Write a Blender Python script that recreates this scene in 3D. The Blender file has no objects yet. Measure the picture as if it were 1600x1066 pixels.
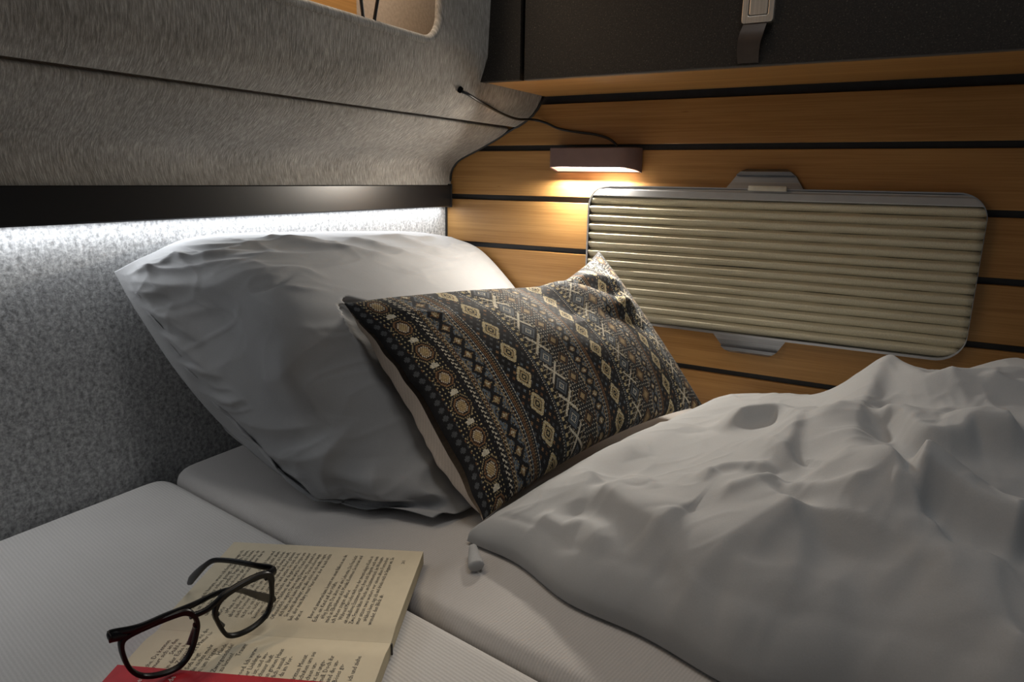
import bpy, bmesh, math, random
import numpy as np
from mathutils import Matrix, Vector

random.seed(7)
rng = np.random.default_rng(11)
scene = bpy.context.scene
COL = scene.collection

# ------------------------------------------------------------------ camera
F, PX, PY = 1079.41, 800.0, 533.0
def _n(v):
    v = np.array(v, float); return v / np.linalg.norm(v)
EX = -_n((-1930.0, -286.0, F)); EY = _n((640.0, -245.0, F)); EZ = np.cross(EX, EY)
def ray(u, v):
    r = np.array([(u - PX) / F, (v - PY) / F, 1.0]); return np.array([r @ EX, r @ EY, r @ EZ])
CAM = -ray(699, 567) * 1.4
def at_x(u, v, x): r = ray(u, v); return CAM + r * ((x - CAM[0]) / r[0])
def at_y(u, v, y): r = ray(u, v); return CAM + r * ((y - CAM[1]) / r[1])
def at_z(u, v, z): r = ray(u, v); return CAM + r * ((z - CAM[2]) / r[2])

cd = bpy.data.cameras.new('camera'); cam = bpy.data.objects.new('camera', cd); COL.objects.link(cam)
cd.sensor_width = 36.0; cd.lens = F / 1600 * 36.0; cd.clip_start = 0.01; cd.clip_end = 50
right = Vector((EX[0], EY[0], EZ[0])); down = Vector((EX[1], EY[1], EZ[1])); fwd = Vector((EX[2], EY[2], EZ[2]))
m = Matrix.Identity(4)
for i in range(3):
    m[i][0] = right[i]; m[i][1] = -down[i]; m[i][2] = -fwd[i]; m[i][3] = CAM[i]
cam.matrix_world = m
scene.camera = cam

# ------------------------------------------------------------------ helpers
def tag(o, label=None, cat=None, group=None, kind=None):
    if label: o['label'] = label
    if cat: o['category'] = cat
    if group: o['group'] = group
    if kind: o['kind'] = kind
    return o
def empty(name, loc=(0, 0, 0)):
    o = bpy.data.objects.new(name, None); COL.objects.link(o); o.location = loc; o.empty_display_size = .02
    return o
def link(name, me, mat, parent=None, smooth=True):
    me.name = name
    if mat is not None and len(me.materials) == 0: me.materials.append(mat)
    if smooth:
        me.polygons.foreach_set('use_smooth', [True] * len(me.polygons))
    o = bpy.data.objects.new(name, me); COL.objects.link(o)
    if parent is not None:
        o.parent = parent
        # parts keep world coordinates in their mesh
        o.matrix_parent_inverse = Matrix.Translation(-parent.location) if parent.type == 'EMPTY' else Matrix.Identity(4)
    return o
def bm_obj(name, bm, mat, parent=None, smooth=False, angle=None):
    me = bpy.data.meshes.new(name)
    bmesh.ops.recalc_face_normals(bm, faces=bm.faces)
    bm.to_mesh(me); bm.free()
    o = link(name, me, mat, parent, smooth)
    if angle is not None:
        me.set_sharp_from_angle(angle=math.radians(angle))
    return o
def add_box(bm, lo, hi, bevel=0.0, seg=2):
    r = bmesh.ops.create_cube(bm, size=1.0)
    vs = r['verts']
    for v in vs:
        v.co = Vector([(lo[i] + hi[i]) / 2 + v.co[i] * (hi[i] - lo[i]) for i in range(3)])
    if bevel > 0:
        es = list({e for v in vs for e in v.link_edges})
        bmesh.ops.bevel(bm, geom=es, offset=bevel, segments=seg, profile=.5, affect='EDGES')
def box(name, lo, hi, mat, parent=None, bevel=0.0, seg=2):
    bm = bmesh.new(); add_box(bm, lo, hi, bevel, seg)
    return bm_obj(name, bm, mat, parent, smooth=bevel > 0, angle=40 if bevel > 0 else None)
def catmull(pts, n):
    pts = np.array(pts, float)
    P = np.vstack([2 * pts[0] - pts[1], pts, 2 * pts[-1] - pts[-2]])
    out = []
    k = len(pts) - 1
    for q in np.linspace(0, k, n):
        i = min(int(q), k - 1); t = q - i
        a, b, c, d = P[i], P[i + 1], P[i + 2], P[i + 3]
        out.append(.5 * ((2 * b) + (-a + c) * t + (2 * a - 5 * b + 4 * c - d) * t * t + (-a + 3 * b - 3 * c + d) * t ** 3))
    return np.array(out)
def tube(bm, pts, r, seg=8, closed=False, r2=None, up=None):
    """sweep an ellipse (r by r2) along pts; r may be a list"""
    pts = [Vector(p) for p in pts]; n = len(pts)
    rs = r if hasattr(r, '__len__') else [r] * n
    r2s = rs if r2 is None else (r2 if hasattr(r2, '__len__') else [r2] * n)
    rings = []
    ref = Vector(up) if up is not None else Vector((0, 0, 1))
    for i in range(n):
        if closed: t = pts[(i + 1) % n] - pts[i - 1]
        else: t = pts[min(i + 1, n - 1)] - pts[max(i - 1, 0)]
        t.normalize()
        s = t.cross(ref)
        if s.length < 1e-4: s = t.cross(Vector((1, 0, .3)))
        s.normalize(); w = s.cross(t)
        rings.append([bm.verts.new(pts[i] + s * (math.cos(a) * rs[i]) + w * (math.sin(a) * r2s[i])) for a in [2 * math.pi * k / seg for k in range(seg)]])
    for i in range(n if closed else n - 1):
        A, B = rings[i], rings[(i + 1) % n]
        for k in range(seg): bm.faces.new((A[k], A[(k + 1) % seg], B[(k + 1) % seg], B[k]))
    if not closed:
        bm.faces.new(rings[0][::-1]); bm.faces.new(rings[-1])
def prism(bm, poly, y0, y1):
    """poly of (x, z) extruded along y"""
    a = [bm.verts.new((x, y0, z)) for x, z in poly]; b = [bm.verts.new((x, y1, z)) for x, z in poly]
    n = len(poly)
    bm.faces.new(a); bm.faces.new(b[::-1])
    for i in range(n): bm.faces.new((a[i], b[i], b[(i + 1) % n], a[(i + 1) % n]))
def rrect(x0, x1, z0, z1, r, seg=8):
    pts = []
    for cx, cz, a0 in ((x1 - r, z1 - r, 0), (x0 + r, z1 - r, 90), (x0 + r, z0 + r, 180), (x1 - r, z0 + r, 270)):
        for k in range(seg + 1):
            a = math.radians(a0 + 90 * k / seg); pts.append((cx + r * math.cos(a), cz + r * math.sin(a)))
    return pts
def sheet_mesh(name, P, uv=None, flip=False):
    n, k = P.shape[:2]
    idx = np.arange(n * k).reshape(n, k)
    a, b, c, d = idx[:-1, :-1].ravel(), idx[1:, :-1].ravel(), idx[1:, 1:].ravel(), idx[:-1, 1:].ravel()
    f = np.stack([a, d, c, b] if flip else [a, b, c, d], 1)
    me = bpy.data.meshes.new(name)
    me.from_pydata(P.reshape(-1, 3).tolist(), [], f.tolist())
    if uv is not None:
        ul = me.uv_layers.new(name='UVMap'); U = uv.reshape(-1, 2)
        ul.data.foreach_set('uv', U[f.ravel()].astype(np.float32).ravel())
    me.update()
    return me
def closed_mesh(name, A, B, uv=None):
    """two grids that share their border: a closed bag. A faces out, B is the other side."""
    n, k = A.shape[:2]
    idA = np.arange(n * k).reshape(n, k)
    inner = np.zeros((n, k), bool); inner[1:-1, 1:-1] = True
    idB = idA.copy(); idB[inner] = n * k + np.arange(inner.sum())
    verts = np.vstack([A.reshape(-1, 3), B[inner]])
    def quads(i, flip):
        q = [i[:-1, :-1].ravel(), i[1:, :-1].ravel(), i[1:, 1:].ravel(), i[:-1, 1:].ravel()]
        return np.stack(q[::-1] if flip else q, 1)
    f = np.vstack([quads(idA, False), quads(idB, True)])
    me = bpy.data.meshes.new(name); me.from_pydata(verts.tolist(), [], f.tolist()); me.update()
    return me, len(f) // 2
# ---- numpy value noise -------------------------------------------------------
_perm = rng.random((256, 256))
def vnoise(x, y):
    xi = np.floor(x).astype(int); yi = np.floor(y).astype(int); fx = x - xi; fy = y - yi
    fx = fx * fx * fx * (fx * (fx * 6 - 15) + 10); fy = fy * fy * fy * (fy * (fy * 6 - 15) + 10)
    g = lambda a, b: _perm[a & 255, b & 255]
    return ((g(xi, yi) * (1 - fx) + g(xi + 1, yi) * fx) * (1 - fy) + (g(xi, yi + 1) * (1 - fx) + g(xi + 1, yi + 1) * fx) * fy) * 2 - 1
def fbm(x, y, o=3):
    s = 0; a = 1
    for i in range(o): s = s + a * vnoise(x * 2 ** i + 17.3 * i, y * 2 ** i + 5.1 * i); a *= .5
    return s
def ridged(x, y): return (1 - np.abs(vnoise(x, y))) ** 4
def smooth01(t): t = np.clip(t, 0, 1); return t * t * (3 - 2 * t)
def crease(X, Y, pts, amp, wl, wr=None, taper=.25, sharp=1.35):
    """height of a fold whose crest follows pts; wl / wr: width on its left / right side"""
    wr = wl if wr is None else wr
    P = catmull(pts, max(12, 8 * len(pts))) if len(pts) > 2 else np.array(pts, float)
    best = np.full(X.shape, 1e9); H = np.zeros(X.shape)
    seg = np.linalg.norm(np.diff(P, axis=0), axis=1); L = seg.sum(); s0 = 0
    for i in range(len(P) - 1):
        a, d = P[i], P[i + 1] - P[i]; l2 = d @ d
        if l2 < 1e-12: continue
        t = np.clip(((X - a[0]) * d[0] + (Y - a[1]) * d[1]) / l2, 0, 1)
        dx = X - a[0] - t * d[0]; dy = Y - a[1] - t * d[1]
        dist = np.hypot(dx, dy); side = d[0] * dy - d[1] * dx
        al = (s0 + t * seg[i]) / L
        w = np.where(side > 0, wl, wr)
        q = dist / w
        h = np.exp(-q ** sharp) * np.minimum(1, np.minimum(al, 1 - al) / taper + .02)
        near = dist < best
        H = np.where(near, h, H); best = np.where(near, dist, best); s0 += seg[i]
    return amp * H
def bicubic(ctrl, n, k):
    ctrl = np.array(ctrl, float)
    a = np.stack([catmull(ctrl[i], k) for i in range(ctrl.shape[0])], 0)
    return np.stack([catmull(a[:, j], n) for j in range(k)], 1)
def normals(P):
    du = np.gradient(P, axis=0); dv = np.gradient(P, axis=1)
    N = np.cross(du, dv); return N / (np.linalg.norm(N, axis=2, keepdims=True) + 1e-12)

# ------------------------------------------------------------------ materials
class NT:
    def __init__(s, name):
        s.m = bpy.data.materials.new(name); s.m.use_nodes = True; s.t = s.m.node_tree; s.n = s.t.nodes; s.l = s.t.links
        s.b = s.n['Principled BSDF']
    def node(s, kind, **kw):
        x = s.n.new(kind)
        for k, v in kw.items():
            if k in x.inputs: x.inputs[k].default_value = v
            else: setattr(x, k, v)
        return x
    def to(s, a, b): s.l.new(a, b)
    def coord(s, scale=(1, 1, 1), kind='Object', rot=(0, 0, 0)):
        c = s.node('ShaderNodeTexCoord'); mp = s.node('ShaderNodeMapping'); mp.inputs['Scale'].default_value = scale; mp.inputs['Rotation'].default_value = rot
        s.to(c.outputs[kind], mp.inputs['Vector']); return mp.outputs['Vector']
    def noise(s, vec, scale, detail=4, rough=.6):
        x = s.node('ShaderNodeTexNoise'); x.inputs['Scale'].default_value = scale; x.inputs['Detail'].default_value = detail; x.inputs['Roughness'].default_value = rough
        s.to(vec, x.inputs['Vector']); return x.outputs['Fac']
    def ramp(s, fac, stops):
        r = s.node('ShaderNodeValToRGB'); e = r.color_ramp.elements
        while len(e) < len(stops): e.new(.5)
        for el, (p, c) in zip(e, stops): el.position = p; el.color = (*c, 1)
        s.to(fac, r.inputs['Fac']); return r.outputs['Color']
    def mix(s, fac, a, b, mode='MIX'):
        x = s.node('ShaderNodeMix'); x.data_type = 'RGBA'; x.blend_type = mode
        for v, i in ((fac, 0), (a, 6), (b, 7)):
            if hasattr(v, 'is_output'): s.to(v, x.inputs[i])
            elif i == 0: x.inputs[i].default_value = v
            else: x.inputs[i].default_value = (*v, 1)
        return x.outputs[2]
    def bump(s, h, strength=.3, dist=.001):
        b = s.node('ShaderNodeBump'); b.inputs['Strength'].default_value = strength; b.inputs['Distance'].default_value = dist
        s.to(h, b.inputs['Height'])
        s.to(b.outputs['Normal'], s.b.inputs['Normal'])
    def set(s, rough=.5, metal=0, color=None, spec=None, sheen=None):
        s.b.inputs['Roughness'].default_value = rough; s.b.inputs['Metallic'].default_value = metal
        if spec is not None: s.b.inputs['Specular IOR Level'].default_value = spec
        if sheen is not None:
            s.b.inputs['Sheen Weight'].default_value = sheen; s.b.inputs['Sheen Roughness'].default_value = .5
        if color is not None:
            if hasattr(color, 'is_output'): s.to(color, s.b.inputs['Base Color'])
            else: s.b.inputs['Base Color'].default_value = (*color, 1)
        return s.m
def plain(name, c, rough=.5, metal=0, spec=None, var=.12, scale=60):
    t = NT(name); f = t.noise(t.coord(), scale, 4)
    return t.set(rough, metal, t.ramp(f, [(.3, tuple(x * (1 - var) for x in c)), (.7, tuple(min(1, x * (1 + var)) for x in c))]), spec)
def felt_fibre():
    t = NT('fibre_felt')
    v = t.coord((1, 1, 1), 'UV', (0, 0, math.radians(-14)))
    mp = t.node('ShaderNodeMapping'); mp.inputs['Scale'].default_value = (520, 70, 1); t.to(v, mp.inputs['Vector'])
    a = t.noise(mp.outputs['Vector'], 1.0, 5, .65)
    mp2 = t.node('ShaderNodeMapping'); mp2.inputs['Scale'].default_value = (170, 40, 1); t.to(v, mp2.inputs['Vector'])
    b = t.noise(mp2.outputs['Vector'], 1.0, 4, .6)
    big = t.noise(v, 9, 3, .5)
    c1 = t.ramp(a, [(.34, (.10, .094, .086)), (.5, (.27, .258, .24)), (.66, (.56, .54, .51))])
    c2 = t.ramp(b, [(.35, (.15, .143, .132)), (.65, (.40, .385, .36))])
    c = t.mix(.4, c1, c2); c = t.mix(.25, c, t.ramp(big, [(.35, (.17, .158, .14)), (.65, (.40, .38, .35))]))
    t.bump(a, .55, .0015)
    return t.set(.95, 0, c, .1, .15)
def felt_speckle():
    t = NT('speckled_felt')
    v = t.coord((1, 1, 1), 'Object')
    a = t.noise(v, 210, 5, .72)
    mp = t.node('ShaderNodeMapping'); mp.inputs['Scale'].default_value = (90, 160, 55); t.to(v, mp.inputs['Vector'])
    b = t.noise(mp.outputs['Vector'], 1.0, 4, .65)
    c1 = t.ramp(a, [(.36, (.11, .112, .114)), (.5, (.33, .334, .337)), (.64, (.62, .625, .63))])
    c2 = t.ramp(b, [(.36, (.20, .203, .205)), (.64, (.50, .505, .51))])
    c = t.mix(.42, c1, c2)
    t.bump(a, .5, .0012)
    return t.set(.95, 0, c, .1, .1)
def bamboo(name='bamboo', base=1.0, axis=0):
    t = NT(name)
    k = lambda r, g, b: (r * base, g * base, b * base)
    def sc(l, w): return (l, w, w) if axis == 0 else (w, l, w)
    v = t.coord((1, 1, 1), 'Object')
    def mapped(s):
        mp = t.node('ShaderNodeMapping'); mp.inputs['Scale'].default_value = s; t.to(v, mp.inputs['Vector']); return mp.outputs['Vector']
    fine = t.noise(mapped(sc(7, 420)), 1, 4, .6)
    mid = t.noise(mapped(sc(3, 90)), 1, 3, .5)
    wide = t.noise(mapped(sc(1.4, 30)), 1, 2, .5)
    knot = t.noise(mapped(sc(28, 260)), 1, 2, .5)
    c = t.ramp(mid, [(.3, k(.30, .140, .038)), (.7, k(.47, .25, .080))])
    c = t.mix(.45, c, t.ramp(fine, [(.32, k(.20, .088, .022)), (.68, k(.56, .32, .108))]))
    c = t.mix(.3, c, t.ramp(wide, [(.35, k(.33, .16, .05)), (.65, k(.54, .305, .11))]))
    c = t.mix(t.ramp(knot, [(.70, (0, 0, 0)), (.78, (.45, .45, .45))]), c, k(.20, .075, .016))
    t.bump(fine, .08, .0004)
    return t.set(.42, 0, c, .4)
def cotton(name, c, weave=.0):
    t = NT(name)
    v = t.coord((1, 1, 1), 'Object')
    a = t.noise(v, 900, 2, .5); b = t.noise(v, 40, 5, .6)
    col = t.mix(.5, t.ramp(a, [(.3, tuple(x * .93 for x in c)), (.7, tuple(x * 1.05 for x in c))]), t.ramp(b, [(.3, tuple(x * .96 for x in c)), (.7, tuple(x * 1.04 for x in c))]))
    t.bump(b, .12, .002)
    return t.set(.85, 0, col, .2, .08)
def ribbed(name, c, rot, freq=620):
    t = NT(name)
    v = t.coord((1, 1, 1), 'Object', (0, 0, rot))
    w = t.node('ShaderNodeTexWave'); w.wave_type = 'BANDS'; w.bands_direction = 'X'; w.inputs['Scale'].default_value = freq / (2 * math.pi) * 1.0; w.inputs['Distortion'].default_value = .6; w.inputs['Detail'].default_value = 1
    t.to(v, w.inputs['Vector'])
    n = t.noise(v, 14, 4, .6); n2 = t.noise(v, 700, 2, .5)
    col = t.mix(.5, t.ramp(n, [(.3, tuple(x * .93 for x in c)), (.7, tuple(x * 1.05 for x in c))]), t.ramp(w.outputs['Fac'], [(0, tuple(x * .84 for x in c)), (1, tuple(x * 1.08 for x in c))]))
    col = t.mix(.25, col, t.ramp(n2, [(.3, tuple(x * .8 for x in c)), (.7, tuple(x * 1.15 for x in c))]))
    t.bump(w.outputs['Fac'], .25, .0006)
    return t.set(.9, 0, col, .15, .05)
def cabinet_front():
    t = NT('speckled_laminate')
    v = t.coord((1, 1, 1), 'Object')
    a = t.noise(v, 520, 3, .7); b = t.noise(v, 180, 2, .5)
    c = t.ramp(a, [(.4, (.012, .010, .0085)), (.60, (.022, .0185, .0155)), (.67, (.12, .10, .08)), (.78, (.26, .22, .17))])
    c = t.mix(.25, c, t.ramp(b, [(.35, (.012, .010, .009)), (.65, (.034, .028, .023))]))
    t.bump(a, .12, .0004)
    return t.set(.55, 0, c, .35)
def emis(name, c, s):
    t = NT(name); t.b.inputs['Base Color'].default_value = (*c, 1)
    t.b.inputs['Emission Color'].default_value = (*c, 1); t.b.inputs['Emission Strength'].default_value = s
    return t.m
def knit():
    t = NT('kilim_weave')
    a = t.node('ShaderNodeAttribute'); a.attribute_name = 'yarn'
    n = t.noise(t.coord(), 1400, 2, .5)
    c = t.mix(.5, a.outputs['Color'], t.mix(1.0, a.outputs['Color'], t.ramp(n, [(.3, (.55, .55, .55)), (.7, (1.3, 1.3, 1.3))]), 'MULTIPLY'))
    t.bump(n, .5, .0008)
    return t.set(.8, 0, c, .25, .1)
def clear():
    t = NT('clear_lens')
    g = t.node('ShaderNodeBsdfGlossy'); g.inputs['Roughness'].default_value = .02
    tr = t.node('ShaderNodeBsdfTransparent'); tr.inputs['Color'].default_value = (.97, .975, .98, 1)
    f = t.node('ShaderNodeFresnel'); f.inputs['IOR'].default_value = 1.45
    mx = t.node('ShaderNodeMixShader'); t.to(f.outputs[0], mx.inputs[0]); t.to(tr.outputs[0], mx.inputs[1]); t.to(g.outputs[0], mx.inputs[2])
    t.to(mx.outputs[0], t.n['Material Output'].inputs['Surface'])
    return t.m
def brushed(name, c, rough=.35, axis=0):
    t = NT(name); s = (4, 900, 900) if axis == 0 else (900, 900, 4)
    f = t.noise(t.coord(s), 1, 3)
    t.bump(f, .06, .0003)
    return t.set(rough, 1, t.ramp(f, [(.3, tuple(x * .8 for x in c)), (.7, tuple(x * 1.1 for x in c))]))
def shade_cloth():
    t = NT('pleated_cream_cloth'); v = t.coord((1, 1, 1))
    n = t.noise(v, 600, 2, .5); c = (.62, .575, .43)
    col = t.ramp(n, [(.3, tuple(x * .9 for x in c)), (.7, tuple(x * 1.08 for x in c))])
    t.bump(n, .15, .0004)
    return t.set(.6, 0, col, .35)
def paper_edge():
    t = NT('page_edges'); n = t.noise(t.coord((4, 4, 1800)), 1, 2)
    return t.set(.9, 0, t.ramp(n, [(.35, (.42, .36, .24)), (.65, (.62, .55, .40))]), .1)

M = dict(
    felt=felt_fibre(), wallfelt=felt_speckle(), bamboo=bamboo(), cab=cabinet_front(),
    linen=cotton('grey_cotton', (.285, .287, .292)), duvet=cotton('light_grey_cotton', (.405, .41, .415)),
    mat1=ribbed('ribbed_mattress_cloth', (.58, .56, .54), 1.75), mat2=ribbed('soft_mattress_cloth', (.50, .475, .455), .18, 700),
    black=plain('black_backing', (.010, .011, .013), .45), gap=plain('dark_channel', (.028, .03, .034), .5, 0, .4),
    rail=plain('black_anodised', (.009, .009, .010), .30, 0, .35, .05), cord=plain('black_cord', (.008, .008, .009), .5),
    alu=brushed('brushed_aluminium', (.50, .51, .53), .38), alu_mid=brushed('satin_aluminium', (.33, .34, .36), .42), hole=plain('dark_hole', (.004, .004, .004), .9, 0, 0),
    silver=plain('silver_plastic', (.42, .425, .435), .45, .15, .5, .04), nickel=brushed('brushed_nickel', (.72, .67, .60), .42, 2),
    strap=plain('brown_leather', (.055, .040, .032), .42, 0, .5, .15), mauve=plain('mauve_plastic', (.19, .122, .112), .5, 0, .4, .05),
    shade=shade_cloth(), tab=plain('cream_plastic', (.62, .59, .50), .4), glass=clear(),
    frame=plain('black_acetate', (.006, .006, .007), .34, 0, .25, .05), hinge=brushed('gold_hinge', (.62, .48, .28), .3),
    paper=plain('cream_paper', (.66, .58, .43), .9, 0, .1, .025, 90), edges=paper_edge(), ink=plain('ink', (.07, .066, .06), .8), red=plain('red_card', (.42, .018, .028), .5, 0, .3, .1, 120),
    whiteink=plain('white_ink', (.7, .62, .58), .7), cream=ribbed('cream_knit', (.58, .50, .43), 0, 420), kilim=knit(),
    canvas=plain('beige_canvas', (.46, .38, .31), .8, 0, .2, .12, 200),
    led=emis('led_diffuser', (.93, .96, 1.0), 3.0), warm=emis('warm_diffuser', (1.0, .55, .40), 1.0),
)

# ------------------------------------------------------------------ setting
fl = box('floor', (-.05, -1.75, -.17), (1.65, .05, -.14), M['bamboo']); tag(fl, 'bamboo bed base board under the mattress cushions', kind='structure')
wl = box('wall_left', (-.03, -1.75, -.14), (0, .03, .352), M['wallfelt']); tag(wl, 'grey speckled felt wall behind the bed pillow', kind='structure')
wb = box('wall_back', (0, .008, -.14), (1.65, .035, .75), M['gap']); tag(wb, 'wood slat wall with black channels behind the bed', kind='structure')
gaps = [.065, .155, .243, .331, .4185]
zs = [-.03] + [g for g in gaps]
hg = .0047
bands = [(-.12, gaps[0] - hg)] + [(gaps[i] + hg, gaps[i + 1] - hg) for i in range(4)] + [(gaps[4] + hg, .4905)]
for a, b in bands:
    box('bamboo_board', (.0005, 0, a), (1.65, .0085, b), M['bamboo'], wb, .0008, 1)
box('bamboo_board', (.0005, .0005, .5105), (1.65, .0085, .75), M['bamboo'], wb, .0008, 1)

# felt lining of the van roof: a lower and an upper panel that overlap at a crease
prof_lo = [(.0118, .345), (.012, .356), (.0125, .366), (.0155, .379), (.0255, .392), (.040, .4015), (.072, .415), (.108, .4315), (.122, .4385), (.1320, .4445), (.1372, .4495), (.1365, .4530), (.128, .4570), (.112, .4720)]
pl = catmull(prof_lo, 60)
ceil_root = empty('ceiling', (0, 0, .4)); tag(ceil_root, 'curved grey beige felt lining of the van roof', kind='structure')
def extrude_profile(name, pr, y0, y1, ny, parent, mat):
    ys = np.linspace(y0, y1, ny); s = np.concatenate([[0], np.cumsum(np.linalg.norm(np.diff(pr, axis=0), axis=1))])
    P = np.zeros((len(pr), ny, 3)); P[:, :, 0] = pr[:, 0:1]; P[:, :, 1] = ys; P[:, :, 2] = pr[:, 1:2]
    uv = np.zeros((len(pr), ny, 2)); uv[:, :, 0] = ys; uv[:, :, 1] = s[:, None]
    me = sheet_mesh(name, P, uv)
    o = link(name, me, mat, parent)
    return o
o = extrude_profile('lower_felt_panel', pl, -.002, -1.75, 40, ceil_root, M['felt'])
# upper panel with the rounded opening
prof_up = [(.1545, .4700), (.1525, .4620), (.1510, .4560), (.1525, .4535), (.160, .4572), (.169, .4620), (.178, .4675), (.187, .4755), (.195, .4855), (.2025, .500), (.2085, .515), (.2140, .530), (.2165, .5365)]
pu = catmull(prof_up, 64)
su = np.concatenate([[0], np.cumsum(np.linalg.norm(np.diff(pu, axis=0), axis=1))])
up_dir = np.array([.06, 1.0]); up_dir /= np.linalg.norm(up_dir)
def up_at(s):
    if s <= su[-1]:
        return np.array([np.interp(s, su, pu[:, 0]), np.interp(s, su, pu[:, 1])])
    return pu[-1] + up_dir * (s - su[-1])
YR, RC = -.312, .035
def limit(y):
    if y <= YR - RC: return su[-1]
    d = (y - (YR - RC)) / RC
    return su[-1] + RC * (1 - math.sqrt(max(0, 1 - min(d, 1) ** 2)))
def panel(ys, lim, rows=90):
    P = np.zeros((rows, len(ys), 3)); uv = np.zeros((rows, len(ys), 2))
    for j, y in enumerate(ys):
        L = lim(y)
        for i in range(rows):
            s = L * i / (rows - 1); q = up_at(s); P[i, j] = (q[0], y, q[1]); uv[i, j] = (y, s)
    return P, uv
ysA = list(np.linspace(-1.75, YR - RC, 30)) + [YR - RC + RC * math.sin(math.radians(a)) for a in range(6, 91, 6)]
PA, UA = panel(ysA, limit)
ysB = list(np.linspace(YR, -.002, 12))
PB, UB = panel(ysB, lambda y: su[-1] + .25)
me = sheet_mesh('upper_felt_panel', PA, UA)
bm = bmesh.new(); bm.from_mesh(me); uvl = bm.loops.layers.uv.verify()
me2 = sheet_mesh('tmp', PB, UB); bm.from_mesh(me2); bpy.data.meshes.remove(me2)
# soft rolled rim around the opening
rim = [Vector((up_at(limit(y))[0] - .006, y, up_at(limit(y))[1])) for y in ysA] + [Vector((up_at(su[-1] + d)[0] - .006, YR, up_at(su[-1] + d)[1])) for d in (.05, .08, .12, .2, .25)]
n0 = len(bm.faces)
tube(bm, rim, .0065, 12)
bm.faces.ensure_lookup_table()
for f in bm.faces[n0:]:
    for lp in f.loops: lp[uvl].uv = (lp.vert.co.y, lp.vert.co.z + lp.vert.co.x * .5)
bm_obj('upper_felt_panel', bm, M['felt'], ceil_root, True)
bpy.data.meshes.remove(me)
# storage niche behind the opening
nb = box('niche_back', (.085, -1.75, .44), (.095, -.02, .80), M['canvas'], ceil_root)
box('niche_bamboo_board', (.097, -1.75, .47), (.109, at_x(558, 12, .109)[1], .80), bamboo('bamboo_shelf', 1.0, 1), ceil_root, .001, 1)
box('niche_floor', (.097, -1.75, .500), (.192, -.02, .506), M['canvas'], ceil_root)
# black piping where felt meets the wood
bm = bmesh.new()
path = [(x, -.0035, z) for x, z in pl[6:] if z < .4395] + [(x, -.0035, z) for x, z in [(.138, .4468), (.150, .4525), (.158, .4553), (.172, .463), (.186, .4725), (.196, .4835), (.2035, .4965), (.206, .503)]]
tube(bm, path, .0024, 8)
tr = bm_obj('trim_1', bm, M['cord'], None, True); tag(tr, 'black piping where roof felt meets wood slats', kind='structure')
tr = box('trim_2', (.0003, -.0045, -.02), (.0028, -.0004, .312), M['cord']); tag(tr, 'thin black strip in corner of felt wall and wood', kind='structure')

# ------------------------------------------------------------------ LED rail
r0 = empty('led_rail', (.0, -.9, .312)); tag(r0, 'long black rail with white LED light on grey felt wall', 'light rail')
bm = bmesh.new()
prism(bm, [(.0003, .352), (.0165, .352), (.0178, .3505), (.0178, .3135), (.0165, .312), (.014, .312), (.014, .315), (.002, .315), (.002, .312), (.0003, .312)], -1.75, -.012)
bm_obj('rail_body', bm, M['rail'], r0)
box('end_cap', (.0003, -.012, .3105), (.0195, -.0075, .354), M['rail'], r0, .001, 2)
box('led_diffuser', (.0022, -1.43, .3127), (.0138, -.02, .3149), M['led'], r0)

# ------------------------------------------------------------------ overhead cabinet
CZ = .5028; CY = -.2
c0 = empty('overhead_cabinet', (.9, CY / 2, CZ)); tag(c0, 'dark speckled overhead cabinet with bamboo underside above the wood slat wall', 'cabinet')
bm = bmesh.new(); add_box(bm, (.2095, -.186, CZ), (1.65, -.002, CZ + .012), .0006, 1)
bm_obj('bottom_board', bm, M['bamboo'], c0)
box('carcass', (.235, -.185, CZ + .012), (1.65, -.003, .8), M['black'], c0)
bm = bmesh.new()
slope = (.186 - .1645) / (.6163 - .5065)
prism(bm, [(.1637, .5032), (.2705, .5032), (.2705, .80), (.1637 + slope * .2968, .80)], CY, -.187)
bm_obj('filler_panel', bm, M['cab'], c0)
d0 = box('door', (.2775, CY, .5032), (1.62, -.187, .80), M['cab'], c0, .0005, 1)
box('edge_strip', (.2775, -.199, .5022), (1.62, -.188, .5032), plain('grey_edge', (.10, .10, .10), .4), c0)
# latch plate with push button and leather strap
lp = bmesh.new()
o1 = rrect(.5756, .6118, .5486, .604, .0035, 5); i1 = rrect(.5828, .6052, .5565, .597, .002, 5)
def ring_prism(bm, outer, inner, y0, y1):
    n = len(outer)
    A = [bm.verts.new((x, y0, z)) for x, z in outer]; B = [bm.verts.new((x, y0, z)) for x, z in inner]
    A2 = [bm.verts.new((x, y1, z)) for x, z in outer]; B2 = [bm.verts.new((x, y1, z)) for x, z in inner]
    for i in range(n):
        j = (i + 1) % n
        bm.faces.new((A[i], A[j], B[j], B[i])); bm.faces.new((A2[i], B2[i], B2[j], A2[j]))
        bm.faces.new((A[i], A2[i], A2[j], A[j])); bm.faces.new((B[i], B[j], B2[j], B2[i]))
ring_prism(lp, o1, i1, CY - .008, CY)
pt = bm_obj('latch_plate', lp, M['nickel'], c0)
md = pt.modifiers.new('bevel', 'BEVEL'); md.width = .0008; md.segments = 2; md.limit_method = 'ANGLE'
bm = bmesh.new(); prism(bm, rrect(.5836, .6044, .5573, .5962, .0018, 5), CY - .0075, CY)
bt = bm_obj('push_button', bm, M['nickel'], pt)
md = bt.modifiers.new('bevel', 'BEVEL'); md.width = .0008; md.segments = 2; md.limit_method = 'ANGLE'
rows = catmull([(.5792, .6052, -.203, .553), (.5775, .6045, -.209, .545), (.5755, .6030, -.2135, .535), (.5742, .6005, -.2125, .524), (.5738, .5990, -.207, .513), (.5742, .5985, -.202, .5055)], 30)
S = np.zeros((30, 2, 2, 3))
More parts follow.
